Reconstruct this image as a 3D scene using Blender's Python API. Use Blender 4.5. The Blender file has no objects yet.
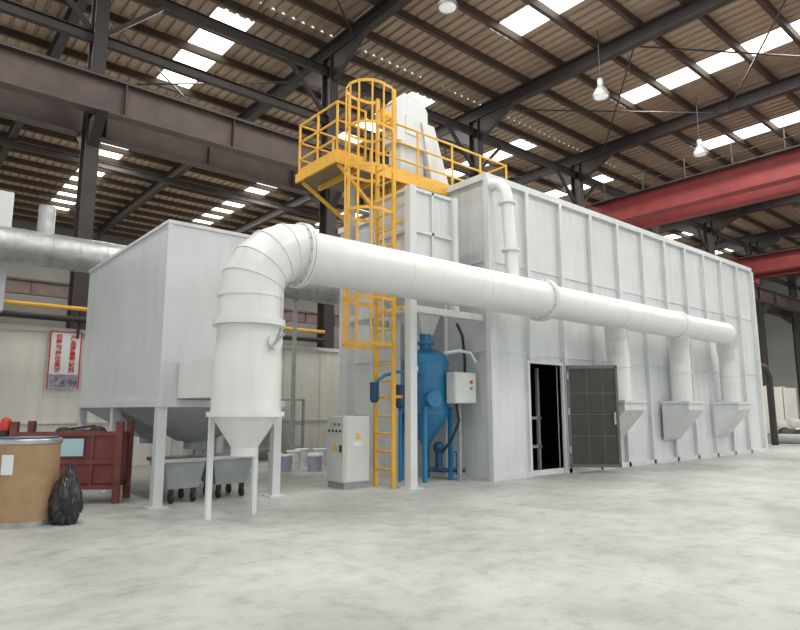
import bpy, bmesh, math, random
from mathutils import Vector, Matrix, noise
random.seed(4)
S=bpy.context.scene
COL=S.collection
# ------------------------------------------------------------ materials
def mat(name,c,rough=.5,metal=0.,var=.08,scale=3.,bump=0.,bscale=30.,emit=0.,spec=.5,dirt=0.):
    m=bpy.data.materials.new(name); m.use_nodes=True
    nt=m.node_tree; b=nt.nodes['Principled BSDF']
    b.inputs['Roughness'].default_value=rough; b.inputs['Metallic'].default_value=metal
    b.inputs['Specular IOR Level'].default_value=spec
    tc=nt.nodes.new('ShaderNodeTexCoord')
    n=nt.nodes.new('ShaderNodeTexNoise'); n.inputs['Scale'].default_value=scale; n.inputs['Detail'].default_value=5
    nt.links.new(tc.outputs['Object'],n.inputs['Vector'])
    r=nt.nodes.new('ShaderNodeValToRGB')
    r.color_ramp.elements[0].position=.3; r.color_ramp.elements[1].position=.7
    r.color_ramp.elements[0].color=(*[max(0,x*(1-var)) for x in c],1)
    r.color_ramp.elements[1].color=(*[min(1,x*(1+var)) for x in c],1)
    nt.links.new(n.outputs['Fac'],r.inputs['Fac'])
    col=r.outputs['Color']
    if dirt>0:
        mp=nt.nodes.new('ShaderNodeMapping'); mp.inputs['Scale'].default_value=(3.2,3.2,.35); nt.links.new(tc.outputs['Object'],mp.inputs['Vector'])
        nd=nt.nodes.new('ShaderNodeTexNoise'); nd.inputs['Scale'].default_value=1.6; nd.inputs['Detail'].default_value=8; nd.inputs['Roughness'].default_value=.7
        nt.links.new(mp.outputs['Vector'],nd.inputs['Vector'])
        rd=nt.nodes.new('ShaderNodeValToRGB'); rd.color_ramp.elements[0].position=.36; rd.color_ramp.elements[1].position=.52
        rd.color_ramp.elements[0].color=(1-dirt,1-dirt,1-dirt*1.15,1); rd.color_ramp.elements[1].color=(1,1,1,1)
        nt.links.new(nd.outputs['Fac'],rd.inputs['Fac'])
        mm=nt.nodes.new('ShaderNodeMixRGB'); mm.blend_type='MULTIPLY'; mm.inputs['Fac'].default_value=1
        nt.links.new(col,mm.inputs['Color1']); nt.links.new(rd.outputs['Color'],mm.inputs['Color2']); col=mm.outputs['Color']
    nt.links.new(col,b.inputs['Base Color'])
    if bump>0:
        n2=nt.nodes.new('ShaderNodeTexNoise'); n2.inputs['Scale'].default_value=bscale; n2.inputs['Detail'].default_value=4
        nt.links.new(tc.outputs['Object'],n2.inputs['Vector'])
        bp=nt.nodes.new('ShaderNodeBump'); bp.inputs['Strength'].default_value=bump; bp.inputs['Distance'].default_value=.02
        nt.links.new(n2.outputs['Fac'],bp.inputs['Height']); nt.links.new(bp.outputs['Normal'],b.inputs['Normal'])
    if emit>0:
        b.inputs['Emission Color'].default_value=(*c,1); b.inputs['Emission Strength'].default_value=emit
    return m
M_white=mat('booth_paint',(.62,.64,.645),.33,0,.06,.9,.6,1.3,dirt=.10)
M_white2=mat('collector_paint',(.57,.59,.60),.34,0,.05,1.2,.4,1.5,dirt=.08)
M_duct=mat('duct_paint',(.70,.715,.70),.3,0,.04,2,.08,4,dirt=.05)
M_galv=mat('galvanised_steel',(.42,.43,.43),.4,.7,.2,6,.1,20)
M_yellow=mat('yellow_paint',(.74,.40,.04),.45,0,.08,5)
M_blue=mat('blue_paint',(.02,.18,.36),.32,0,.1,4)
M_blued=mat('dark_blue_paint',(.01,.06,.14),.4)
M_box=mat('cabinet_paint',(.60,.61,.59),.4,0,.04)
M_dark=mat('dark_steel',(.030,.023,.021),.6,0,.25,2)
M_brown=mat('brown_steel',(.07,.047,.04),.6,0,.25,2)
M_purlin=mat('purlin_steel',(.06,.038,.027),.6,0,.2,1)
M_roof=mat('roof_sheet',(.33,.24,.17),.55,0,.14,.6)
M_red=mat('crane_red',(.22,.030,.03),.6,0,.15,2)
M_redbin=mat('bin_red',(.16,.04,.033),.55,0,.25,5,.2,20)
M_black=mat('black_rubber',(.015,.015,.016),.5)
M_bag=mat('black_plastic',(.022,.022,.025),.38,0,.2,8,.3,12)
M_door=mat('door_rubber_lining',(.042,.037,.034),.55,0,.25,4)
M_doorf=mat('door_frame_grey',(.13,.12,.115),.5)
M_wall=mat('cream_wall',(.66,.645,.59),.6,0,.04,1,dirt=.08)
M_grey=mat('grey_wall',(.36,.37,.37),.7,0,.1,.3)
M_dwall=mat('dim_wall',(.16,.15,.14),.7,0,.15,.3)
M_kraft=mat('kraft_board',(.36,.23,.125),.7,0,.1,8,.05,40)
M_paper=mat('label_paper',(.70,.73,.72),.7,0,.05)
M_bluepaper=mat('blue_label_paper',(.38,.55,.60),.7,0,.05)
M_redtxt=mat('red_ink',(.55,.03,.02),.6)
M_pic=mat('poster_picture',(.25,.22,.30),.6,0,.8,9)
M_greyp=mat('grey_paint',(.30,.32,.33),.5,0,.1,4)
M_sack=mat('woven_sack',(.45,.45,.42),.8,0,.15,8)
M_deck=mat('deck_plate',(.22,.17,.09),.6,0,.15,6)
M_lav=mat('pail_plastic',(.36,.33,.44),.45,0,.08)
M_warn=mat('warning_yellow',(.85,.45,.03),.5)
M_green=mat('green_lens',(.02,.4,.08),.3)
M_redl=mat('red_lens',(.5,.03,.02),.4)
M_sky=mat('skylight_sheet',(1.0,.97,.88),.4,0,.03,2,emit=3.4)
M_lamp=mat('lamp_glass',(.8,.8,.78),.3,0,.02,2,emit=.2)
def floor_mat():
    m=bpy.data.materials.new('concrete_floor'); m.use_nodes=True
    nt=m.node_tree; b=nt.nodes['Principled BSDF']; L=nt.links.new
    tc=nt.nodes.new('ShaderNodeTexCoord')
    def noise_ramp(scale,det,ro,p0,p1,c0,c1,vec=None,dist=0):
        n=nt.nodes.new('ShaderNodeTexNoise'); n.inputs['Scale'].default_value=scale; n.inputs['Detail'].default_value=det; n.inputs['Roughness'].default_value=ro
        n.inputs['Distortion'].default_value=dist
        L(vec or tc.outputs['Object'],n.inputs['Vector'])
        r=nt.nodes.new('ShaderNodeValToRGB'); r.color_ramp.elements[0].position=p0; r.color_ramp.elements[1].position=p1
        r.color_ramp.elements[0].color=(*c0,1); r.color_ramp.elements[1].color=(*c1,1)
        L(n.outputs['Fac'],r.inputs['Fac']); return r.outputs['Color']
    def mul(a,c):
        mu=nt.nodes.new('ShaderNodeMixRGB'); mu.blend_type='MULTIPLY'; mu.inputs['Fac'].default_value=1
        L(a,mu.inputs['Color1']); L(c,mu.inputs['Color2']); return mu.outputs['Color']
    c=noise_ramp(.5,10,.7,.38,.62,(.335,.345,.325),(.475,.485,.46))
    c=mul(c,noise_ramp(4,9,.75,.33,.5,(.82,.82,.81),(1,1,1)))
    # larger worn patches
    c=mul(c,noise_ramp(.22,6,.6,.38,.46,(.86,.87,.87),(1,1,1),dist=1.2))
    # directional tyre scuffs
    mp=nt.nodes.new('ShaderNodeMapping'); mp.inputs['Scale'].default_value=(.25,3.2,1); mp.inputs['Rotation'].default_value=(0,0,.12); L(tc.outputs['Object'],mp.inputs['Vector'])
    c=mul(c,noise_ramp(1.3,6,.65,.30,.42,(.86,.86,.86),(1,1,1),mp.outputs['Vector'],.6))
    # pale dust spots
    n5=nt.nodes.new('ShaderNodeTexNoise'); n5.inputs['Scale'].default_value=1.1; n5.inputs['Detail'].default_value=8; L(tc.outputs['Object'],n5.inputs['Vector'])
    r5=nt.nodes.new('ShaderNodeMapRange'); r5.inputs['From Min'].default_value=.58; r5.inputs['From Max'].default_value=.72; r5.inputs['To Max'].default_value=.35; L(n5.outputs['Fac'],r5.inputs['Value'])
    mx=nt.nodes.new('ShaderNodeMixRGB'); L(r5.outputs['Result'],mx.inputs['Fac']); L(c,mx.inputs['Color1']); mx.inputs['Color2'].default_value=(.62,.62,.60,1); c=mx.outputs['Color']
    sx=nt.nodes.new('ShaderNodeSeparateXYZ'); L(tc.outputs['Object'],sx.inputs['Vector'])
    def joint(out,off):
        a=nt.nodes.new('ShaderNodeMath'); a.operation='ADD'; a.inputs[1].default_value=off; L(out,a.inputs[0])
        p=nt.nodes.new('ShaderNodeMath'); p.operation='PINGPONG'; p.inputs[1].default_value=3.; L(a.outputs[0],p.inputs[0])
        g=nt.nodes.new('ShaderNodeMath'); g.operation='GREATER_THAN'; g.inputs[1].default_value=.01; L(p.outputs[0],g.inputs[0])
        return g.outputs[0]
    jx=joint(sx.outputs['X'],1.3); jy=joint(sx.outputs['Y'],.9)
    mn=nt.nodes.new('ShaderNodeMath'); mn.operation='MINIMUM'; L(jx,mn.inputs[0]); L(jy,mn.inputs[1])
    mr=nt.nodes.new('ShaderNodeMapRange'); mr.inputs['To Min'].default_value=.84; mr.inputs['To Max'].default_value=1; L(mn.outputs[0],mr.inputs['Value'])
    c=mul(c,mr.outputs['Result'])
    L(c,b.inputs['Base Color'])
    b.inputs['Roughness'].default_value=.48; b.inputs['Specular IOR Level'].default_value=.35
    n2=nt.nodes.new('ShaderNodeTexNoise'); n2.inputs['Scale'].default_value=25; n2.inputs['Detail'].default_value=5
    L(tc.outputs['Object'],n2.inputs['Vector'])
    bp=nt.nodes.new('ShaderNodeBump'); bp.inputs['Strength'].default_value=.12; bp.inputs['Distance'].default_value=.01
    L(n2.outputs['Fac'],bp.inputs['Height']); L(bp.outputs['Normal'],b.inputs['Normal'])
    return m
M_floor=floor_mat()
# ------------------------------------------------------------ mesh builder
class B:
    def __init__(s): s.bm=bmesh.new()
    def box(s,x0,x1,y0,y1,z0,z1):
        vs=[s.bm.verts.new(p) for p in [(x0,y0,z0),(x1,y0,z0),(x1,y1,z0),(x0,y1,z0),(x0,y0,z1),(x1,y0,z1),(x1,y1,z1),(x0,y1,z1)]]
        for f in [(0,3,2,1),(4,5,6,7),(0,1,5,4),(1,2,6,5),(2,3,7,6),(3,0,4,7)]: s.bm.faces.new([vs[i] for i in f])
        return s
    def hexa(s,a,b):
        vs=[s.bm.verts.new(p) for p in list(a)+list(b)]
        for f in [(0,3,2,1),(4,5,6,7),(0,1,5,4),(1,2,6,5),(2,3,7,6),(3,0,4,7)]: s.bm.faces.new([vs[i] for i in f])
        return s
    def frus(s,b0,z0,b1,z1):
        q=lambda b,z:[(b[0],b[2],z),(b[1],b[2],z),(b[1],b[3],z),(b[0],b[3],z)]
        return s.hexa(q(b0,z0),q(b1,z1))
    def prism(s,pts,vec):
        v=Vector(vec); a=[s.bm.verts.new(p) for p in pts]; b=[s.bm.verts.new(Vector(p)+v) for p in pts]
        n=len(pts); s.bm.faces.new(a[::-1]); s.bm.faces.new(b)
        for i in range(n): s.bm.faces.new([a[i],a[(i+1)%n],b[(i+1)%n],b[i]])
        return s
    def bar(s,p0,p1,w,h=None,up=(0,0,1)):
        h=h or w; p0=Vector(p0);p1=Vector(p1); t=(p1-p0).normalized(); u=Vector(up)
        if abs(t.dot(u))>.95: u=Vector((1,0,0))
        a=t.cross(u).normalized(); b=a.cross(t).normalized()
        q=lambda p:[p-a*w/2-b*h/2,p+a*w/2-b*h/2,p+a*w/2+b*h/2,p-a*w/2+b*h/2]
        return s.hexa(q(p0),q(p1))
    def sweep(s,path,r,seg=24,closed=False,caps=True):
        P=[Vector(p) for p in path]; n=len(P)
        R=r if isinstance(r,(list,tuple)) else [r]*n
        T=[]
        for i in range(n):
            if i==0: t=P[1]-P[0]
            elif i==n-1: t=P[-1]-P[-2]
            else: t=(P[i+1]-P[i]).normalized()+(P[i]-P[i-1]).normalized()
            T.append(t.normalized())
        a=T[0].orthogonal().normalized(); rings=[]
        for i in range(n):
            if i>0:
                q=T[i-1].rotation_difference(T[i]); a=q@a
            a=(a-T[i]*a.dot(T[i])).normalized(); b=T[i].cross(a)
            rings.append([s.bm.verts.new(P[i]+R[i]*(math.cos(2*math.pi*k/seg)*a+math.sin(2*math.pi*k/seg)*b)) for k in range(seg)])
        for i in range(n-1):
            A=rings[i];C=rings[i+1]
            for k in range(seg): s.bm.faces.new([A[k],A[(k+1)%seg],C[(k+1)%seg],C[k]])
        if caps:
            s.bm.faces.new(rings[0][::-1]); s.bm.faces.new(rings[-1])
        return s
    def cyl(s,p0,p1,r0,r1=None,seg=24): return s.sweep([p0,p1],[r0,r0 if r1 is None else r1],seg)
    def sph(s,c,r,sc=(1,1,1),seg=20):
        M=Matrix.Translation(c)@Matrix.Diagonal((*sc,1))
        bmesh.ops.create_uvsphere(s.bm,u_segments=seg,v_segments=seg//2,radius=r,matrix=M); return s
    def ibeam(s,p0,p1,w,h,t=.03):
        p0=Vector(p0);p1=Vector(p1); tt=(p1-p0).normalized(); up=Vector((0,0,1)) if abs(tt.z)<.9 else Vector((0,1,0))
        a=tt.cross(up).normalized(); b=a.cross(tt).normalized()
        pr=[(-w/2,-h/2),(w/2,-h/2),(w/2,-h/2+t),(t/2,-h/2+t),(t/2,h/2-t),(w/2,h/2-t),(w/2,h/2),(-w/2,h/2),(-w/2,h/2-t),(-t/2,h/2-t),(-t/2,-h/2+t),(-w/2,-h/2+t)]
        return s.prism([p0+a*u+b*v for u,v in pr],p1-p0)
def finish(b,name,m,origin,sharp=30,bevel=0):
    bm=b.bm; bmesh.ops.recalc_face_normals(bm,faces=bm.faces)
    bmesh.ops.translate(bm,verts=bm.verts,vec=-Vector(origin))
    me=bpy.data.meshes.new(name); bm.to_mesh(me); bm.free()
    me.materials.append(m)
    for p in me.polygons: p.use_smooth=True
    me.set_sharp_from_angle(angle=math.radians(sharp))
    o=bpy.data.objects.new(name,me); COL.objects.link(o)
    if bevel>0:
        mo=o.modifiers.new('bev','BEVEL'); mo.width=bevel; mo.segments=2; mo.limit_method='ANGLE'
    return o
def thing(name,loc,label,cat,group=None):
    o=bpy.data.objects.new(name,None); o.empty_display_size=.2; COL.objects.link(o); o.location=loc
    o['label']=label; o['category']=cat
    if group: o['group']=group
    return o
def root_loc(o):
    while o.parent: o=o.parent
    return Vector(o.location)
def part(name,parent,b,m,sharp=30,bevel=0,label=None):
    o=finish(b,name,m,root_loc(parent),sharp,bevel); o.parent=parent
    if label: o['label']=label
    return o
def solo(name,b,m,loc,label,cat,group=None,sharp=30,bevel=0):
    o=finish(b,name,m,loc,sharp,bevel); o.location=loc; o['label']=label; o['category']=cat
    if group: o['group']=group
    return o
def struct(name,b,m):
    o=finish(b,name,m,(0,0,0)); o['kind']='structure'; return o
def copy_tree(o,loc):
    c=o.copy(); COL.objects.link(c); c.location=loc
    def rec(src,dst):
        for ch in src.children:
            k=ch.copy(); COL.objects.link(k); k.parent=dst; rec(ch,k)
    rec(o,c); return c
def text_mesh(name,txt,size,m,parent,matrix,spacing=1.,align='CENTER'):
    cu=bpy.data.curves.new(name,'FONT'); cu.body=txt; cu.size=size; cu.extrude=.002; cu.offset=.003; cu.align_x=align; cu.align_y='CENTER'; cu.space_line=spacing
    t=bpy.data.objects.new(name+'_tmp',cu); COL.objects.link(t)
    dg=bpy.context.evaluated_depsgraph_get(); me=bpy.data.meshes.new_from_object(t.evaluated_get(dg))
    bpy.data.objects.remove(t)
    me.materials.clear(); me.materials.append(m)
    o=bpy.data.objects.new(name,me); COL.objects.link(o); o.parent=parent; o.matrix_local=matrix
    return o
def arc(c,r,a0,a1,n,ax,ay):
    c=Vector(c);ax=Vector(ax);ay=Vector(ay)
    return [c+r*(math.cos(math.radians(a0+(a1-a0)*i/n))*ax+math.sin(math.radians(a0+(a1-a0)*i/n))*ay) for i in range(n+1)]

# ------------------------------------------------------------ setting
struct('floor',B().box(-40,75,-40,60,-.2,0),M_floor)
ZR=13.62
NAVES=[(-8,16,[.4,7.5,14.8,22.0,28.9,35.9,42.9,49.9,56.9],[(-5,1),(4,12.3)],.56),  # first strip range is out of view, its glowing skylights added for light
       (16,46,[.6,7.6,15.6,22.2,29,35.9,42.9,49.9,56.9],[(17,22.5),(27,42)],.62)]
b=B()
def sheet(x0,x1,y0,y1):
    p=.36; x=x0; pts=[]
    while x<x1-1e-6:
        e=min(x+p,x1); w=e-x
        pts+=[(x,ZR),(x+w*.62,ZR),(x+w*.72,ZR+.07),(x+w*.9,ZR+.07)]; x=e
    pts.append((x1,ZR))
    A=[b.bm.verts.new((a,y0,z)) for a,z in pts]; C=[b.bm.verts.new((a,y1,z)) for a,z in pts]
    for i in range(len(pts)-1): b.bm.faces.new([A[i],A[i+1],C[i+1],C[i]])
SKY=[]
for (ya,yb,SX,SY,HW) in NAVES:
    xs=[-12]
    for s in SX: xs+=[s-HW,s+HW]
    xs.append(66)
    for i in range(0,len(xs),2): sheet(xs[i],xs[i+1],ya,yb)
    for s in SX:
        ys=[ya]
        for y in SY: ys+=[y[0],y[1]]; SKY.append((s,y[0],y[1],HW))
        ys.append(yb)
        for i in range(0,len(ys),2): sheet(s-HW,s+HW,ys[i],ys[i+1])
struct('ceiling',b,M_roof)
for k,(s,y0,y1,HW) in enumerate(SKY):
    struct('window_%d'%(k+1),B().box(s-HW,s+HW,y0,y1,ZR+.02,ZR+.05),M_sky)  # includes the unseen panels added to brighten the hall
struct('wall_far',B().box(-12,66,45.8,46,0,ZR),M_dwall)
struct('wall_end',B().box(65.8,66,-8,45.8,0,ZR),M_grey)
b=B().box(-8,22,15.5,15.62,0,3.02)
for i in range(25): b.box(-8+i*1.2,-7.96+i*1.2,15.47,15.5,0,3.02)
b.box(-8,22,15.44,15.66,3.02,3.12); b.box(-8,22,15.45,15.5,1.0,1.05)
struct('wall_partition',b,M_wall)
BX=[-3.5+7*i for i in range(10)]
ZB=8.3
def column(y):
    c=thing('steel_column',(0,y,0),'dark brown I-section steel column standing on a base plate','column','building frame columns')
    part('shaft',c,B().ibeam((0,y,0.03),(0,y,12.8),.32,.48,.03),M_dark)
    part('base_plate',c,B().box(-.3,.3,y-.35,y+.35,0,.03),M_dark)
    part('bracket',c,B().prism([(-.12,y-1.0,ZB),(-.12,y-.24,ZB),(-.12,y-.24,ZB-.65)],(.24,0,0)),M_dark)
    part('bracket',c,B().prism([(-.12,y+1.0,ZB),(-.12,y+.24,ZB),(-.12,y+.24,ZB-.65)],(.24,0,0)),M_dark)
    return c
c0=column(16.0); c0.location=(BX[0],16,0)
for x in BX[1:]: copy_tree(c0,(x,16,0))
for x in BX: copy_tree(c0,(x,44,0))
r0=solo('roof_beam',B().ibeam((0,-8,13.05),(0,16,13.05),.26,.5,.03).prism([(-.08,15.7,12.8),(-.08,14,12.8),(-.08,15.7,11.9)],(.16,0,0)),M_dark,(0,16,13.05),'dark steel roof beam with a haunch under the sheeting','roof beam','roof beams')
r1=solo('roof_beam',B().ibeam((0,16,13.05),(0,44,13.05),.26,.5,.03).prism([(-.08,16.3,12.8),(-.08,18,12.8),(-.08,16.3,11.9)],(.16,0,0)),M_dark,(0,16,13.05),'dark steel roof beam with a haunch under the sheeting','roof beam','roof beams')
for r in (r0,r1):
    r.location.x=BX[0]
    for x in BX[1:]:
        c=r.copy(); COL.objects.link(c); c.location.x=x
p0=solo('roof_purlin',B().prism([(-11,-.035,13.34),(-11,.1,13.34),(-11,.1,13.36),(-11,-.01,13.36),(-11,-.01,13.6),(-11,-.035,13.6)],(76,0,0)),M_purlin,(0,0,0),'long brown steel purlin under the roof sheeting','purlin','roof purlins')
p0.location.y=-7.6
y=-6.1
while y<45.5:
    c=p0.copy(); COL.objects.link(c); c.location.y=y; y+=1.5
for (yy,zz) in ((16,12.3),(16,10.6),(30,12.6),(4,12.6)):
    solo('tie_beam',B().ibeam((-11,yy,zz),(65,yy,zz),.16,.28,.02),M_dark,(0,yy,zz),'slender dark steel tie beam running between columns','tie beam','longitudinal tie beams')
for i in range(1,9,2):
    for (ya,yb) in ((4.4,9),(9.2,14.5),(18,24)):
        x0,x1=BX[i]+.15,BX[i+1]-.15
        for q in ((ya,yb,12.86),(yb,ya,12.78)):
            solo('brace_rod',B().cyl((x0,q[0],q[2]),(x1,q[1],q[2]),.03,None,8),M_dark,(x0,ya,q[2]),'thin steel wind bracing rod under the roof','bracing','roof bracing rods')
for i in range(0,9):
    x0,x1=BX[i],BX[i+1]
    for (a,c) in ((x0+.18,x0+1.5),(x1-.18,x1-1.5)):
        solo('knee_brace',B().bar((a,16,10.8),(c,16,12.12),.11),M_dark,(a,16,10.8),'diagonal dark steel knee brace between column and tie','brace','knee braces')
for yy in (15.2,16.8,43.2):
    rb=thing('crane_runway_beam',(0,yy,ZB),'deep brown steel crane runway girder on column brackets','runway beam','crane runway beams')
    part('girder',rb,B().ibeam((-11,yy,ZB+.44),(65,yy,ZB+.44),.34,.88,.035),M_brown)
    for i in range(0,27): part('stiffener',rb,B().box(-10+i*2.8,-9.98+i*2.8,yy-.16,yy+.16,ZB+.04,ZB+.84),M_brown)
    part('rail',rb,B().box(-11,65,yy-.05,yy+.05,ZB+.88,ZB+.98),M_dark)
ZC=ZB+1.0
def crane(x):
    c=thing('overhead_crane',(x,4,ZC),'red double-girder overhead travelling crane on runway rails','crane','overhead cranes')
    for dx in (-.7,.9):
        part('girder',c,B().box(x+dx-.22,x+dx+.22,-6,15.5,ZC+.25,ZC+1.25).box(x+dx-.27,x+dx+.27,-6,15.5,ZC+1.25,ZC+1.29).box(x+dx-.27,x+dx+.27,-6,15.5,ZC+.21,ZC+.25),M_red)
    part('end_carriage',c,B().box(x-1.8,x+2,14.95,15.45,ZC,ZC+.4),M_red)
    for i in range(12): part('rail_post',c,B().box(x-1.2,x-1.16,-5.5+i*1.8,-5.46+i*1.8,ZC+1.2,ZC+2.0),M_dark)
    for z in (2.0,1.6): part('walkway_rail',c,B().cyl((x-1.18,-6,ZC+z),(x-1.18,15,ZC+z),.02,None,8),M_dark)
    part('walkway',c,B().box(x-1.25,x-.9,-6,15,ZC+1.15,ZC+1.2),M_dark)
    part('hoist',c,B().box(x-.6,x+.8,1,2.6,ZC+1.3,ZC+1.9).cyl((x-.3,1.3,ZC+1.5),(x-.3,2.3,ZC+1.5),.3),M_yellow)
crane(25.2); crane(41)
def hb(x,y,z):
    l=thing('high_bay_light',(x,y,z),'bell-shaped industrial high bay lamp hanging from a rod','lamp','high bay lamps')
    part('rod',l,B().cyl((x,y,z+.6),(x,y,13.4),.015,None,8),M_dark)
    part('gear_box',l,B().cyl((x,y,z+.36),(x,y,z+.6),.09,None,16),M_greyp)
    part('lamp_shade',l,B().sweep([(x,y,z+.36),(x,y,z+.28),(x,y,z+.12),(x,y,z)],[.08,.16,.24,.28],24,caps=False),M_galv)
    part('glass',l,B().sph((x,y,z+.02),.23,(1,1,.3)),M_lamp)
hb(10.3,10.3,11.5); hb(16.7,9.9,11.1); hb(23.4,9.8,11.0); hb(24.0,18.5,11.2)
g=thing('gas_pipe_run',(0,15.3,3.1),'yellow and dark service pipes on brackets above the partition wall','pipes')
part('yellow_pipe',g,B().cyl((-8,15.30,3.57),(10,15.30,3.57),.05,None,12),M_yellow)
part('dark_pipe',g,B().cyl((-8,15.29,3.32),(10,15.29,3.32),.07,None,12),M_dark)
for i in range(7): part('bracket',g,B().box(-7+i*2.6,-6.95+i*2.6,15.36,15.435,2.9,3.65),M_dark)
# poster
ps=thing('wall_poster',(3.20,15.42,1.75),'pale vertical banner with red Chinese slogan on the cream wall','poster')
part('sheet',ps,B().box(2.90,3.50,15.40,15.415,1.78,3.02),M_paper)
part('picture',ps,B().box(2.92,3.48,15.39,15.40,1.8,2.08),M_pic)
for (x0,x1,z0,z1) in ((2.88,2.905,1.76,3.04),(3.495,3.52,1.76,3.04),(2.88,3.52,3.015,3.04)): part('border',ps,B().box(x0,x1,15.388,15.40,z0,z1),M_redtxt)
RX=Matrix.Rotation(math.radians(90),4,'X')
text_mesh('slogan',"产\n品\n质\n量\n零\n缺\n陷",.125,M_redtxt,ps,Matrix.Translation((.15,-.032,.79))@RX,.98)
text_mesh('slogan',"归\n零\n到\n岗\n位\n高\n效",.125,M_redtxt,ps,Matrix.Translation((-.14,-.032,.79))@RX,.98)

# ------------------------------------------------------------ booth
X0,X1,Y0,Y1,H=8.95,21.9,7.94,13.0,5.9
bo=thing('sandblasting_booth',(X0,Y0,0),'large light grey steel sandblasting booth with ribbed panel walls','blasting booth')
DX0,DX1,DZ=10.1,11.2,2.24
b=B()
b.box(X0,DX0,Y0,Y0+.08,0,H).box(DX0,DX1,Y0,Y0+.08,DZ,H).box(DX1,X1,Y0,Y0+.08,0,H).box(DX0,DX1,Y0,Y0+.08,0,.1)
b.box(X0,X0+.08,Y0+.08,Y1,0,H).box(X1-.08,X1,Y0+.08,Y1,0,H).box(X0+.08,X1-.08,Y1-.08,Y1,0,H)
part('wall_panels',bo,b,M_white)
part('roof',bo,B().box(X0,X1,Y0,Y1,H,H+.06),M_white)
part('roof_trim',bo,B().box(X0-.08,X1+.08,Y0-.09,Y0,H-.06,H+.07).box(X0-.09,X0,Y0,Y1,H-.06,H+.07),M_white)
part('interior_lining',bo,B().box(X0+.1,X1-.1,Y1-.14,Y1-.1,.1,H-.2).box(X0+.1,X1-.1,Y0+.1,Y1-.14,.0,.05).box(13,13.05,Y0+.1,Y1-.15,.05,H-.2),M_black)
x=X0
while x<X1:
    z0=0
    if DX0-.05<x<DX1+.05: z0=DZ+.08
    if x>X0+.2: part('vertical_rib',bo,B().box(x-.03,x+.03,Y0-.09,Y0,z0,H-.06).box(x-.05,x+.05,Y0-.1,Y0-.09,z0,H-.06),M_white)
    x+=1.18
part('corner_post',bo,B().box(X0-.08,X0+.08,Y0-.12,Y0,0,H-.06),M_white)
part('corner_post',bo,B().box(X1-.04,X1+.1,Y0-.12,Y0,0,H-.06),M_white)
for yy in (9.1,10.3,11.5,12.7): part('vertical_rib',bo,B().box(X0-.08,X0,yy-.035,yy+.035,0,H-.06),M_white)
for z in (1.2,2.42,4.2):
    if z>2: part('horizontal_rib',bo,B().box(X0+.1,X1-.05,Y0-.022,Y0,z-.014,z+.014),M_white)
    else: part('horizontal_rib',bo,B().box(DX1+.1,X1-.05,Y0-.018,Y0,z-.01,z+.01),M_white)
    part('horizontal_rib',bo,B().box(X0-.02,X0,Y0+.1,Y1,z-.012,z+.012),M_white)
part('base_rail',bo,B().box(DX1+.05,X1,Y0-.1,Y0,0,.1),M_white)
part('base_rail',bo,B().box(X0,DX0-.05,Y0-.1,Y0,0,.1),M_white)
part('door_frame',bo,B().box(DX0-.06,DX0,Y0-.06,Y0+.1,0,DZ+.06).box(DX1,DX1+.06,Y0-.06,Y0+.1,0,DZ+.06).box(DX0,DX1,Y0-.06,Y0+.1,DZ,DZ+.06),M_white)
for i in range(3): part('inner_rail',bo,B().box(DX0+.1+i*.4,DX0+.16+i*.4,8.4,8.46,.05,2.2),M_greyp)
for z in (.5,1.1): part('inner_rail',bo,B().box(DX0+.1,DX0+1.0,8.4,8.46,z,z+.06),M_greyp)
a=math.radians(-45); hx,hy=DX1+.08,Y0-.1
def dpt(s,t,z): return (hx+s*math.cos(a)-t*math.sin(a),hy+s*math.sin(a)+t*math.cos(a),z)
def dbox(b,s0,s1,t0,t1,z0,z1):
    return b.hexa([dpt(s0,t0,z0),dpt(s1,t0,z0),dpt(s1,t1,z0),dpt(s0,t1,z0)],[dpt(s0,t0,z1),dpt(s1,t0,z1),dpt(s1,t1,z1),dpt(s0,t1,z1)])
dr=part('door',bo,dbox(B(),.03,1.02,-.02,.02,.15,2.2),M_door,label='dark rubber-lined steel door standing open')
b=B()
for q in ((0,1.05,.12,.18),(0,1.05,2.17,2.24)): dbox(b,q[0],q[1],-.035,.03,q[2],q[3])
for q in ((0,.05),(1.0,1.05)): dbox(b,q[0],q[1],-.035,.03,.12,2.24)
for z in (.75,1.2,1.65): dbox(b,.05,1.0,-.028,-.02,z,z+.012)
for s in (.4,.72): dbox(b,s,s+.01,-.028,-.02,.18,2.17)
part('door_edge_frame',dr,b,M_doorf)
part('handle',dr,dbox(dbox(B(),.93,.97,-.09,-.06,1.0,1.25),.93,.97,-.06,-.03,1.1,1.14),M_galv)
for z in (.4,1.2,1.95): part('hinge',dr,B().cyl((hx-.01,hy-.03,z),(hx-.01,hy-.03,z+.14),.025,None,10),M_galv)
HX=[12.8,15.75,18.7]
for hxx in HX:
    x0,x1=hxx-.42,hxx+.42
    yw,yo=Y0-.1,Y0-.78
    h=part('suction_hopper',bo,B().prism([(x0,yw,1.48),(x0,yo,1.48),(x0,yo,1.30),(x0,yw,.55)],(x1-x0,0,0)),M_white,15,label='wedge-shaped suction hopper on the wall')
    part('hopper_rim',h,B().box(x0-.04,x1+.04,yo-.04,yw,1.46,1.52),M_white)

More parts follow.
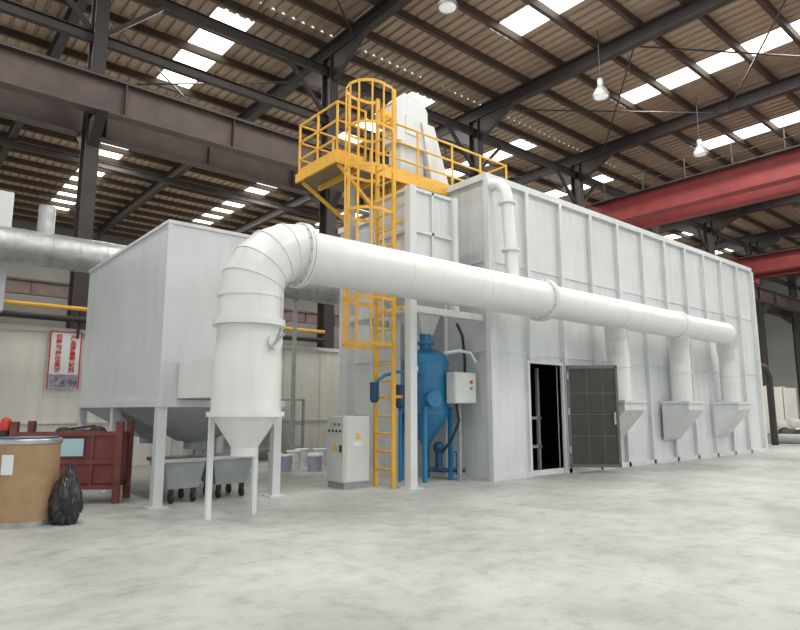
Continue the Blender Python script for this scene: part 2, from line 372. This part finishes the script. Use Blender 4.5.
# ------------------------------------------------------------ main duct
YD,ZD=7.1,3.36
PX=3.52
du=thing('dust_duct',(PX,YD,1.0),'white painted round steel extraction duct with flanges and branches','duct')
ER=.69; ARC=arc((PX+ER,YD,ZD+.03-ER),ER,180,90,5,(1,0,0),(0,0,1))
part('elbow',du,B().sweep([(PX,YD,2.40)]+ARC,.39,40),M_duct,15)
for p in ARC[:-1]:
    cc=Vector((PX+ER,YD,ZD+.03-ER)); rad=(p-cc).normalized(); t=Vector((rad.z,0,-rad.x)); part('elbow_seam',du,B().sweep([p-t*.01,p+t*.01],.399,40),M_duct,15)
XE=PX+ER
part('straight_pipe',du,B().sweep([(XE,YD,ZD),(9.5,YD,ZD)],.355,40),M_duct,15)
part('straight_pipe',du,B().sweep([(9.5,YD,ZD),(9.9,YD,ZD),(14.8,YD,ZD),(15.1,YD,ZD),(17.6,YD,ZD)],[.34,.32,.32,.29,.29],40),M_duct,15)
for (x,r) in ((XE+.0,.445),(9.5,.41),(14.8,.35)):
    part('flange',du,B().cyl((x-.045,YD,ZD),(x-.005,YD,ZD),r,None,40),M_duct,15)
    part('flange',du,B().cyl((x+.005,YD,ZD),(x+.045,YD,ZD),r,None,40),M_duct,15)
    for k in range(16):
        t=2*math.pi*k/16; yy=YD+(r-.03)*math.cos(t); zz=ZD+(r-.03)*math.sin(t)
        if x<14: part('bolt',du,B().cyl((x-.06,yy,zz),(x+.06,yy,zz),.011,None,6),M_galv)
for x in (6.0,7.75,12.1): part('seam_ring',du,B().cyl((x-.01,YD,ZD),(x+.01,YD,ZD),.361 if x<9 else .326,None,40),M_duct,15)
for hxx in HX:
    if hxx<18: path=[(hxx-.95,YD+.02,ZD-.02),(hxx-.55,YD+.1,ZD-.12),(hxx-.2,YD+.3,ZD-.42),(hxx-.03,7.48,ZD-.8),(hxx,7.5,ZD-1.1),(hxx,7.5,1.5)]
    else: path=[(17.6,YD,ZD),(18.0,YD+.1,ZD-.04),(18.4,YD+.3,ZD-.25),(18.65,7.46,ZD-.6),(18.7,7.5,ZD-1.0),(18.7,7.5,1.5)]
    part('branch_pipe',du,B().sweep(path,.25 if hxx<18 else [.29,.28,.27,.26,.25,.25],32),M_duct,15)
    part('branch_collar',du,B().cyl((hxx,7.5,ZD-1.12),(hxx,7.5,ZD-1.08),.265,None,32),M_duct,15)
part('collar_flange',du,B().cyl((PX,YD,2.33),(PX,YD,2.41),.45,None,40),M_duct,15)
part('transition',du,B().sweep([(PX,YD,2.38),(PX,YD,2.2),(PX,YD,1.85),(PX,YD,1.25)],[.385,.385,.42,.42],40),M_duct,15)
part('drop_out_cone',du,B().sweep([(PX,YD,1.25),(PX,YD,.85),(PX,YD,.75)],[.42,.16,.16],40),M_duct,15)
part('flange',du,B().cyl((PX,YD,1.22),(PX,YD,1.28),.47,None,40),M_duct,15)
part('inlet_box',du,B().box(PX-.28,PX+.28,YD+.2,8.64,1.46,1.95),M_duct)
for (lx,ly) in ((PX+.3,YD+.3),(PX-.3,YD+.3)): part('support_leg',du,B().box(lx-.03,lx+.03,ly-.03,ly+.03,0,1.25),M_duct)
dv=part('damper_plate',du,B().cyl((PX+.14,YD-.38,2.12),(PX+.14,YD-.45,2.12),.09,None,24),M_duct)
part('damper_lever',dv,B().bar((PX+.14,YD-.47,2.12),(PX+.18,YD-.49,2.28),.022).bar((PX+.04,YD-.47,2.02),(PX+.24,YD-.47,2.22),.025),M_greyp)
path=[(9.0,7.93,5.72),(9.0,7.78,5.72),(9.0,7.6,5.66),(9.0,7.48,5.5),(9.0,7.45,5.3),(9.0,7.35,3.6)]
sd=thing('roof_suction_pipe',(9.0,7.4,3.6),'narrow white suction pipe bending from booth wall down to duct','pipe')
part('pipe',sd,B().sweep(path,.12,24),M_duct,20)
for z,yy in ((5.25,7.447),(4.3,7.39),(3.74,7.357)): part('flange',sd,B().cyl((9.0,yy,z-.02),(9.0,yy,z+.02),.17,None,24),M_duct)

# ------------------------------------------------------------ dust collector
CX0,CX1,CY0,CY1=3.0,4.88,8.65,12.9; CZ0,CZ1=1.42,3.97
dc=thing('dust_collector',(3.9,10.8,0),'large light grey box dust collector on legs with pyramid hoppers','dust collector')
part('body',dc,B().box(CX0,CX1,CY0,CY1,CZ0,CZ1),M_white2,bevel=.01)
part('top_trim',dc,B().box(CX0-.02,CX1+.02,CY0-.02,CY1+.02,CZ1-.03,CZ1+.02),M_white2)
part('bottom_trim',dc,B().box(CX0-.04,CX1+.04,CY0-.04,CY1+.04,CZ0-.08,CZ0+.02),M_white2)
part('corner_trim',dc,B().box(CX0-.012,CX0+.05,CY0-.012,CY0+.05,CZ0,CZ1),M_white2)
ym=(CY0+CY1)/2
for (ya,yb) in ((CY0,ym),(ym,CY1)):
    yc=(ya+yb)/2; xc=(CX0+CX1)/2
    h=part('hopper',dc,B().frus((xc-.2,xc+.2,yc-.2,yc+.2),.82,(CX0+.02,CX1-.02,ya+.02,yb-.02),CZ0-.07),M_greyp,label='inverted pyramid ash hopper')
    part('outlet',h,B().cyl((xc,yc,.7),(xc,yc,.82),.15,None,20),M_greyp)
for lx in (CX0+.05,CX1-.05):
    for ly in (CY0+.05,ym,CY1-.05):
        part('leg',dc,B().box(lx-.065,lx+.065,ly-.065,ly+.065,.02,CZ0-.07),M_white2)
        part('foot_plate',dc,B().box(lx-.13,lx+.13,ly-.13,ly+.13,0,.02),M_white2)
gd=thing('galvanised_duct',(0,13.6,4.0),'galvanised spiral steel duct running behind the dust collector','duct')
part('pipe',gd,B().cyl((-4,13.6,4.42),(9.2,13.6,4.42),.34,None,32),M_galv)
for i in range(26): part('seam_band',gd,B().cyl((-3.6+i*.5,13.6,4.42),(-3.58+i*.5,13.6,4.42),.35,None,32),M_galv)
part('branch_stub',gd,B().cyl((2.3,13.6,4.6),(2.3,13.6,5.3),.15,None,20),M_galv)
for x in (-2,8): part('support',gd,B().box(x-.04,x+.04,13.56,13.64,0,4.1),M_greyp)
vu=thing('ventilation_unit',(1.0,14.5,0),'white sheet steel ventilation unit on a tall frame','ventilation unit')
part('casing',vu,B().box(.0,1.78,14.05,15.1,3.2,5.6),M_white2,bevel=.02)
for (x,y) in ((.1,14.15),(1.68,14.15),(.1,15.0),(1.68,15.0)): part('leg',vu,B().box(x-.05,x+.05,y-.05,y+.05,0,3.2),M_white2)
# ------------------------------------------------------------ tower
tw=thing('separator_tower',(7.8,8.9,0),'light grey steel tower frame carrying abrasive storage bin beside booth','tower')
for (x,y,z1) in ((7.05,8.05,5.3),(7.05,9.9,5.85),(8.75,9.95,5.85)):
    part('column',tw,B().box(x-.075,x+.075,y-.075,y+.075,.02,z1),M_white)
    part('foot_plate',tw,B().box(x-.15,x+.15,y-.15,y+.15,0,.02),M_white)
part('column',tw,B().box(8.08,8.2,7.99,8.11,3.1,5.3),M_white)
part('beam',tw,B().box(7.12,8.86,8.0,8.12,3.0,3.12),M_white)
part('beam',tw,B().box(7.0,7.1,8.12,9.83,3.0,3.12),M_white)
part('beam',tw,B().box(7.12,8.7,9.84,9.96,3.0,3.12),M_white)
part('storage_bin',tw,B().box(7.1,8.1,8.1,9.35,3.6,5.3),M_white)
part('bin_cone',tw,B().frus((7.95,8.25,8.75,9.05),2.75,(7.13,8.1,8.1,9.35),3.6),M_white)
for z in (3.6,4.5,5.28):
    part('bin_stiffener',tw,B().box(7.12,8.08,8.05,8.1,z-.03,z+.03),M_white)
    part('bin_stiffener',tw,B().box(7.05,7.1,8.13,9.35,z-.03,z+.03),M_white)
part('bin_stiffener',tw,B().box(7.58,7.63,8.05,8.1,3.6,5.3),M_white)
part('platform_deck',tw,B().box(6.08,8.9,9.0,10.38,5.85,5.9),M_deck,label='brown steel deck plate')
part('deck_edge',tw,B().box(6.03,8.9,8.96,9.0,5.78,5.95),M_yellow)
part('deck_edge',tw,B().box(6.03,6.08,9.0,10.38,5.78,5.95),M_yellow)
for x in (6.6,7.2,7.8): part('deck_joist',tw,B().box(x-.03,x+.03,9.0,10.38,5.75,5.85),M_yellow)
part('platform_bracket',tw,B().bar((6.15,9.05,5.80),(7.0,9.05,5.1),.06),M_yellow)
part('platform_bracket',tw,B().bar((6.15,10.3,5.80),(7.0,10.0,5.1),.06),M_yellow)
be=thing('bucket_elevator',(8.3,9.8,0),'cream-white vertical bucket elevator with head casing and discharge chute','bucket elevator')
part('trunk',be,B().box(8.0,8.65,9.45,9.83,0,7.0),M_white)
part('head_casing',be,B().prism([(7.85,9.38,6.9),(8.72,9.38,6.9),(8.72,9.38,7.75),(8.55,9.38,8.0),(8.05,9.38,8.0),(7.85,9.38,7.75)],(0,.5,0)),M_white)
part('discharge_chute',be,B().hexa([(8.8,9.3,5.97),(9.35,9.3,5.97),(9.35,9.8,5.97),(8.8,9.8,5.97)],[(8.5,9.32,7.45),(8.86,9.32,7.45),(8.86,9.8,7.45),(8.5,9.8,7.45)]),M_white)
part('chute_flange',be,B().box(8.72,9.42,9.24,9.86,5.97,6.08),M_duct)
part('motor',be,B().cyl((7.55,9.6,7.4),(7.85,9.6,7.4),.14,None,20).box(7.6,7.85,9.45,9.75,7.2,7.28),M_yellow)
part('flange',be,B().box(7.95,8.72,9.37,9.87,6.85,6.92),M_white)
part('access_door',be,B().box(8.08,8.5,9.36,9.38,7.1,7.5),M_box)
rl=thing('guard_railing',(8.0,9.0,5.9),'yellow tubular safety railing around the platform and booth roof','railing')
def rail_run(pts,zb=0):
    for z in (7.0,6.63,6.27): part('rail',rl,B().sweep([(p[0],p[1],z) for p in pts],.022,8),M_yellow)
    part('toe_board',rl,B().bar((pts[0][0],pts[0][1],6.02),(pts[1][0],pts[1][1],6.02),.01,.1) ,M_yellow)
def posts(pl,zb=5.96):
    for (x,y) in pl: part('post',rl,B().cyl((x,y,zb),(x,y,7.0),.024,None,8),M_yellow)
rail_run([(7.2,9.02),(10.9,9.02)]); posts([(7.2,9.02),(8.1,9.02),(9.1,9.02),(10.0,9.02),(10.9,9.02)])
rail_run([(6.1,10.35),(6.1,9.02)]); rail_run([(6.1,9.02),(6.75,9.02)]); rail_run([(6.1,10.35),(8.9,10.35)])
posts([(6.1,9.02),(6.1,9.68),(6.1,10.35),(6.75,9.02),(6.9,10.35),(7.9,10.35),(8.85,10.35)],5.9)
rail_run([(10.9,9.02),(10.9,10.3)]); posts([(10.9,10.3)])
ld=thing('caged_ladder',(6.80,8.45,0),'yellow steel fixed ladder with round safety cage','ladder')
LX,LY0,LY1=6.80,8.22,8.70
for y in (LY0,LY1): part('stile',ld,B().box(LX-.035,LX+.035,y-.022,y+.022,0,7.15),M_yellow)
z=.3
while z<7: 
    part('rung',ld,B().cyl((LX,LY0,z),(LX,LY1,z),.018,None,8),M_yellow); z+=.3
cyc=(LY0+LY1)/2; CR=.39; CO=.42
def hoop(z): return [(LX,LY1,z),(LX-.15,LY1+.12,z)]+[(LX-CO+CR*math.cos(math.radians(t)),cyc+CR*math.sin(math.radians(t)),z) for t in range(70,291,20)]+[(LX-.15,LY0-.12,z),(LX,LY0,z)]
for i in range(7):
    z=2.4+i*.78
    P=[Vector(p) for p in hoop(z)]; b=B()
    for j in range(len(P)-1): b.bar(P[j],P[j+1],.008,.055)
    part('cage_hoop',ld,b,M_yellow)
for t in (80,115,150,180,210,245,280):
    x=LX-CO+CR*math.cos(math.radians(t)); y=cyc+CR*math.sin(math.radians(t))
    part('cage_strap',ld,B().bar((x,y,2.38),(x,y,7.11),.035,.01,up=(0,1,0)),M_yellow)
for z in (1.5,3.05,4.6):
    for yy in (LY0,LY1): part('wall_bracket',ld,B().box(LX,6.99,yy-.02,yy+.02,z,z+.05),M_yellow)
# ------------------------------------------------------------ blast pot
tx,ty=8.12,8.85
tk=thing('blast_pot',(tx,ty,0),'blue pressure blasting tank on legs with valves and pipes','pressure tank')
part('vessel',tk,B().sweep([(tx,ty,.62),(tx,ty,.72),(tx,ty,1.05),(tx,ty,1.25),(tx,ty,2.2),(tx,ty,2.33),(tx,ty,2.43),(tx,ty,2.48)],[.06,.12,.36,.45,.45,.41,.26,.05],40),M_blue,25)
for z in (1.25,2.2): part('seam_band',tk,B().cyl((tx,ty,z-.02),(tx,ty,z+.02),.458,None,40),M_blue)
part('inlet_neck',tk,B().cyl((tx,ty,2.45),(tx,ty,2.75),.11,None,20).cyl((tx,ty,2.56),(tx,ty,2.6),.18,None,20),M_blue)
for (dx,dy) in ((-.33,-.33),(.33,-.33),(.33,.33),(-.33,.33)): part('leg',tk,B().box(tx+dx-.035,tx+dx+.035,ty+dy-.035,ty+dy+.035,0,1.35),M_blue)
part('manhole',tk,B().cyl((tx-.2,ty-.35,1.5),(tx-.24,ty-.52,1.5),.15,None,24),M_blue)
part('outlet_pipe',tk,B().sweep([(tx,ty,.62),(tx,ty,.3),(tx+.05,ty-.05,.2),(tx+.2,ty-.2,.18),(tx+.55,ty-.5,.18)],.045,12),M_blued)
part('valve',tk,B().cyl((tx+.15,ty-.2,.2),(tx+.15,ty-.2,.6),.07,None,14).sph((tx+.15,ty-.2,.6),.11),M_blued)
part('valve',tk,B().cyl((tx+.45,ty-.42,.1),(tx+.45,ty-.42,.5),.05,None,14).cyl((tx+.45,ty-.42,.5),(tx+.45,ty-.42,.53),.09,None,14),M_blue)
part('air_pipe',tk,B().sweep([(tx-.4,ty-.2,1.7),(tx-.75,ty-.25,1.7),(tx-.85,ty-.25,1.6),(tx-.85,ty-.25,.05)],.035,12),M_blue)
part('air_pipe',tk,B().sweep([(tx-.35,ty-.25,1.98),(tx-.95,ty-.32,1.98),(tx-1.25,ty-.28,1.9),(tx-1.4,ty-.2,1.75),(tx-1.4,ty-.2,1.5)],.03,12),M_blue)
part('filter_regulator',tk,B().cyl((tx-.85,ty-.25,1.4),(tx-.85,ty-.25,1.75),.085,None,16).sph((tx-.85,ty-.25,1.4),.085),M_blued)
part('filter_regulator',tk,B().cyl((tx-1.4,ty-.2,1.5),(tx-1.4,ty-.2,1.78),.08,None,16).sph((tx-1.4,ty-.2,1.5),.08),M_blued)
part('gauge',tk,B().cyl((tx-.6,ty-.36,2.05),(tx-.6,ty-.40,2.05),.06,None,20),M_paper)
cb=part('control_box',tk,B().box(8.2,8.78,8.14,8.36,1.42,2.0),M_box,bevel=.012,label='white electrical control box')
part('box_door',cb,B().box(8.22,8.76,8.125,8.14,1.44,1.98),M_box)
part('button',cb,B().cyl((8.62,8.125,1.82),(8.62,8.1,1.82),.03,None,16),M_redl)
part('button',cb,B().cyl((8.62,8.125,1.7),(8.62,8.1,1.7),.025,None,16),M_green)
part('box_post',cb,B().box(8.47,8.53,8.3,8.36,0,1.42),M_greyp)
part('hose',tk,B().sweep([(8.4,8.3,1.42),(8.42,8.25,1.1),(8.3,8.3,.8),(8.2,8.5,.5)],.025,10),M_black)
part('hose',tk,B().sweep([(8.65,8.3,2.0),(8.75,8.4,2.3),(8.8,8.5,2.75),(8.75,8.6,3.0)],.03,10),M_black)
part('hose',tk,B().sweep([(7.3,8.3,.03),(7.25,8.25,.35),(7.22,8.2,.9),(7.18,8.2,1.5)],.025,10),M_duct)
part('white_hose',tk,B().sweep([(8.3,8.5,2.38),(8.5,8.3,2.42),(8.7,8.2,2.38),(8.8,8.15,2.2)],.03,12),M_duct)
cc=thing('control_cabinet',(6.35,8.9,0),'light grey steel control cabinet with lamps and warning sign','control cabinet')
cx0,cx1,cy0,cy1=6.08,6.6,8.62,9.15
part('body',cc,B().box(cx0,cx1,cy0,cy1,.1,1.2),M_box,bevel=.01)
part('plinth',cc,B().box(cx0+.02,cx1-.02,cy0+.02,cy1-.02,0,.1),M_greyp)
dd=part('door',cc,B().box(cx0-.018,cx0,cy0+.02,cy1-.02,.13,1.17),M_box)
part('side_panel',cc,B().box(cx0+.03,cx1-.03,cy0-.015,cy0,.13,1.17),M_box)
for i,mm in enumerate((M_redl,M_green,M_warn)): part('indicator_lamp',dd,B().cyl((cx0-.018,cy0+.14+.12*i,1.06),(cx0-.04,cy0+.14+.12*i,1.06),.022,None,14),mm)
for i in range(4): part('switch_knob',dd,B().cyl((cx0-.018,cy0+.1+.11*i,.95),(cx0-.04,cy0+.1+.11*i,.95),.018,None,12),M_black)
part('warning_sign',dd,B().prism([(cx0-.024,cy0+.17,.62),(cx0-.024,cy0+.33,.62),(cx0-.024,cy0+.25,.76)],(.006,0,0)),M_warn)
part('warning_sign',cc,B().prism([(6.27,cy0-.022,.82),(6.40,cy0-.022,.82),(6.335,cy0-.022,.93)],(0,.006,0)),M_warn)
part('label_plate',cc,B().box(6.24,6.44,cy0-.022,cy0-.015,.70,.78),M_paper)
part('handle',dd,B().box(cx0-.05,cx0-.018,cy0+.06,cy0+.09,.6,.72),M_black)
def pail(x,y,h,r,m,lab):
    p=thing('paint_pail',(x,y,0),lab,'pail','pails beside the wall')
    part('body',p,B().cyl((x,y,0),(x,y,h),r*.88,r,24),m)
    part('lid',p,B().cyl((x,y,h),(x,y,h+.03),r*1.05,None,24),M_paper)
    part('bail_handle',p,B().sweep([(x-r,y,h*.85),(x-r*1.05,y-.05,h*.5),(x,y-r*1.08,h*.35),(x+r*1.05,y-.05,h*.5),(x+r,y,h*.85)],.006,6),M_galv)
for i,(x,y) in enumerate([(6.9,12.0),(7.3,12.3),(7.65,12.0),(8.05,12.4),(7.4,11.6),(8.3,11.9),(7.0,12.6),(7.75,12.7)]):
    pail(x,y,.38 if i%2 else .32,.16,M_lav if i%2==0 else M_paper,'lavender plastic pail with white lid' if i%2==0 else 'white plastic pail with lid')
bn=thing('storage_rack',(7.6,15,0),'low steel shelf with bare boards standing at the cream wall','rack')
for x in (6.2,7.6,9.0):
    for yy in (14.7,15.2): part('upright',bn,B().box(x-.03,x+.03,yy,yy+.06,0,1.6),M_greyp)
for z in (.3,.9,1.55): part('shelf',bn,B().box(6.2,9.0,14.7,15.26,z,z+.04),M_greyp)
def cart(x0,x1,y0,y1,nm='steel_cart',lb='grey steel waste cart on casters under the collector',gr='waste carts'):
    xm=(x0+x1)/2; ymm=(y0+y1)/2
    ct=thing(nm,(xm,ymm,0),lb,'cart',gr)
    part('tub',ct,B().frus((x0+.08,x1-.08,y0+.06,y1-.06),.2,(x0,x1,y0,y1),.6),M_greyp)
    for q in ((x0-.03,x1+.03,y0-.03,y0),(x0-.03,x1+.03,y1,y1+.03),(x0-.03,x0,y0,y1),(x1,x1+.03,y0,y1)): part('rim',ct,B().box(*q,.57,.62),M_galv)
    for x in (x0+.14,x1-.14):
        for y in (y0+.1,y1-.1):
            part('caster',ct,B().cyl((x-.02,y,.07),(x+.02,y,.07),.07,None,18).box(x-.03,x+.03,y-.03,y+.03,.13,.2),M_black)
cart(3.2,3.8,8.85,9.5); cart(3.95,4.6,8.95,9.6)
# ------------------------------------------------------------ red bin (rotated)
rb=thing('red_steel_bin',(2.75,9.45,0),'dark red steel parts bin with corner posts and paper label','steel bin')
W=1.38;Dp=.6
def rpart(name,bb,m,par=rb):
    o=finish(bb,name,m,(0,0,0)); o.parent=par; return o
rpart('tub',B().box(-W,0,0,Dp,.22,.28).box(-W,0,0,.03,.22,.98).box(-W,0,Dp-.03,Dp,.22,.98).box(-W,-W+.03,0,Dp,.22,.98).box(-.03,0,0,Dp,.22,.98),M_redbin)
for (x,y) in ((-W,0),(0,0),(-W,Dp),(0,Dp)): rpart('corner_post',B().box(x-.045,x+.045,y-.045,y+.045,0,1.14),M_redbin)
for z in (.94,.55,.2): rpart('rim',B().box(-W,0,-.03,0,z,z+.06),M_redbin)
for x in (-.35,-1.05): rpart('side_rib',B().box(x-.02,x+.02,-.025,0,.25,.95),M_redbin)
rpart('paper_label',B().box(-.84,-.46,-.036,-.03,.66,.90),M_bluepaper)
rb.rotation_euler[2]=math.radians(-30)
sc=solo('scrap_heap',B().sph((0,0,0),.1,(4.6,2.2,.9)).sph((.2,.05,.05),.09,(1.4,1,1)).sph((-.25,0,.05),.08,(1.4,1,1)).bar((-.3,.05,.08),(.2,-.1,.14),.03),M_dark,(0,0,0),'dark scrap parts heaped inside the red bin','scrap')
sc.location=(2.38,9.99,.93); sc.rotation_euler[2]=math.radians(-30)
rv=thing('hydrant_stand',(1.46,10.24,0),'small red-capped fitting on a dark stand beside red bin','hydrant')
part('stand',rv,B().cyl((1.46,10.24,0),(1.46,10.24,1.02),.07,None,20),M_dark)
part('red_cap',rv,B().sweep([(1.46,10.24,1.02),(1.46,10.24,1.08),(1.46,10.24,1.17),(1.46,10.24,1.2)],[.08,.09,.06,.02],24),M_redl)
# ------------------------------------------------------------ drum
x,y,r=1.47,8.5,.33
dm=thing('fibre_drum',(x,y,0),'tan kraft fibre drum with steel rim and paper label','drum')
part('body',dm,B().cyl((x,y,.03),(x,y,.95),r,None,48),M_kraft)
part('steel_band',dm,B().cyl((x,y,0),(x,y,.06),r+.008,None,48),M_galv)
part('steel_band',dm,B().sweep([(x,y,.91),(x,y,.92),(x,y,.96),(x,y,.97)],[r+.004,r+.014,r+.014,r+.004],48),M_galv)
part('lid',dm,B().cyl((x,y,.97),(x,y,.985),r-.02,None,48),M_blued)
pb=B()
for i in range(5):
    a0=math.radians(-150+i*5); a1=math.radians(-150+(i+1)*5); R=r+.004; q=r+.001
    f=lambda z:[(x+R*math.cos(a0),y+R*math.sin(a0),z),(x+R*math.cos(a1),y+R*math.sin(a1),z),(x+q*math.cos(a1),y+q*math.sin(a1),z),(x+q*math.cos(a0),y+q*math.sin(a0),z)]
    pb.hexa(f(.58),f(.8))
part('paper_label',dm,pb,M_paper)
b=B(); bmesh.ops.create_icosphere(b.bm,subdivisions=5,radius=1)
for v in b.bm.verts:
    n=noise.noise(v.co*1.8)*.25+abs(noise.noise(v.co*4+Vector((3,1,2))))*.25-abs(noise.noise(v.co*9))*.08
    co=v.co*(1+n); taper=1-.6*max(0,co.z)+.15*max(0,-co.z)
    v.co=Vector((co.x*.16*taper,co.y*.18*taper,max(-.31,co.z*.34)+.31))
bag=solo('plastic_bag',b,M_bag,(0,0,0),'crumpled black plastic bag leaning on the fibre drum','bag',sharp=60)
bag.location=(1.85,8.20,0)
# ------------------------------------------------------------ far right goods
for i in range(4):
    pt=thing('partition_board',(32+i*2.1,12.3,0),'white upright partition board standing on the floor','partition','partition boards')
    part('board',pt,B().box(31+i*2.1,33.0+i*2.1,12.3,12.36,.1,2.5),M_wall)
    part('upright',pt,B().box(31+i*2.1,31.06+i*2.1,12.22,12.44,0,2.55),M_wall)
GP=[(26.3,8.6),(27.4,9.6),(27.7,8.2),(28.8,9.3),(29.4,8.1),(30.0,10.2),(30.8,8.9),(28.3,10.9),(26.7,10.8),(31.9,9.7)]
for i,(x,y) in enumerate(GP):
    s=.34+random.random()*.16
    bb=B()
    if i%3==0: bb.cyl((0,-s,s*.6),(0,s,s*.6),s*.5,None,20).cyl((0,-s-.03,s*.6),(0,-s,s*.6),s*.6,None,20)
    elif i%3==1: bb.box(-s,s,-s*.6,s*.6,0,s*.5).box(-s*.6,s*.6,-s*.4,s*.4,s*.5,s)
    else: bb.cyl((0,0,0),(0,0,s*1.1),s*.5,.7*s,20).cyl((0,0,s*1.1),(0,0,s*1.2),s*.8,None,20)
    o=solo('metal_casting',bb,[M_greyp,M_galv,M_redbin,M_dark][i%4],(0,0,0),'rough metal casting lying on the floor among stock','casting','castings on the floor')
    o.location=(x,y,0); o.rotation_euler[2]=random.random()*3
for i,(x,y) in enumerate([(33.2,11.2),(34.3,11.0),(35.4,11.3),(33.8,9.9)]):
    bb=B(); bmesh.ops.create_icosphere(bb.bm,subdivisions=3,radius=1)
    for v in bb.bm.verts:
        n=noise.noise(v.co*2+Vector((i,0,0)))*.2; v.co=Vector((v.co.x*.42*(1+n),v.co.y*.38*(1+n),max(-.4,v.co.z*.5*(1+n))+.4))
    o=solo('bulk_sack',bb,M_sack,(0,0,0),'pale woven sack standing on the floor','sack','sacks by the partition',sharp=60); o.location=(x,y,0)
cart(24.2,25.2,10.0,10.8,'parts_trolley','grey steel parts trolley on casters near the castings','trolleys')
solo('exhaust_pipe',B().sweep([(22.0,9,3.0),(24.5,9,3.0),(25.6,9,2.9),(26,9,2.5),(26,9,0)],.12,16),M_dark,(22,9,3),'dark pipe leaving the end of the booth','pipe')

# ------------------------------------------------------------ light
w=bpy.data.worlds.new('World'); S.world=w; w.use_nodes=True
w.node_tree.nodes['Background'].inputs['Color'].default_value=(.96,.985,1,1)
w.node_tree.nodes['Background'].inputs['Strength'].default_value=1.06
for (s,y0,y1,HW) in SKY:
    if s>48: continue
    L=bpy.data.lights.new('skylight_area','AREA'); L.shape='RECTANGLE'; L.size=1.0; L.size_y=y1-y0; L.energy=72*(y1-y0); L.color=(1,.98,.93)
    o=bpy.data.objects.new('skylight_area',L); COL.objects.link(o); o.location=(s,(y0+y1)/2,13.3)
# ------------------------------------------------------------ camera
cam=bpy.data.cameras.new('Camera'); co=bpy.data.objects.new('Camera',cam); COL.objects.link(co)
cam.sensor_width=36; cam.lens=27.86; cam.clip_end=300
co.location=(0,0,1.3); co.rotation_euler=(math.radians(98.72),0,math.radians(-40.2))
S.camera=co
S.view_settings.view_transform='Standard'
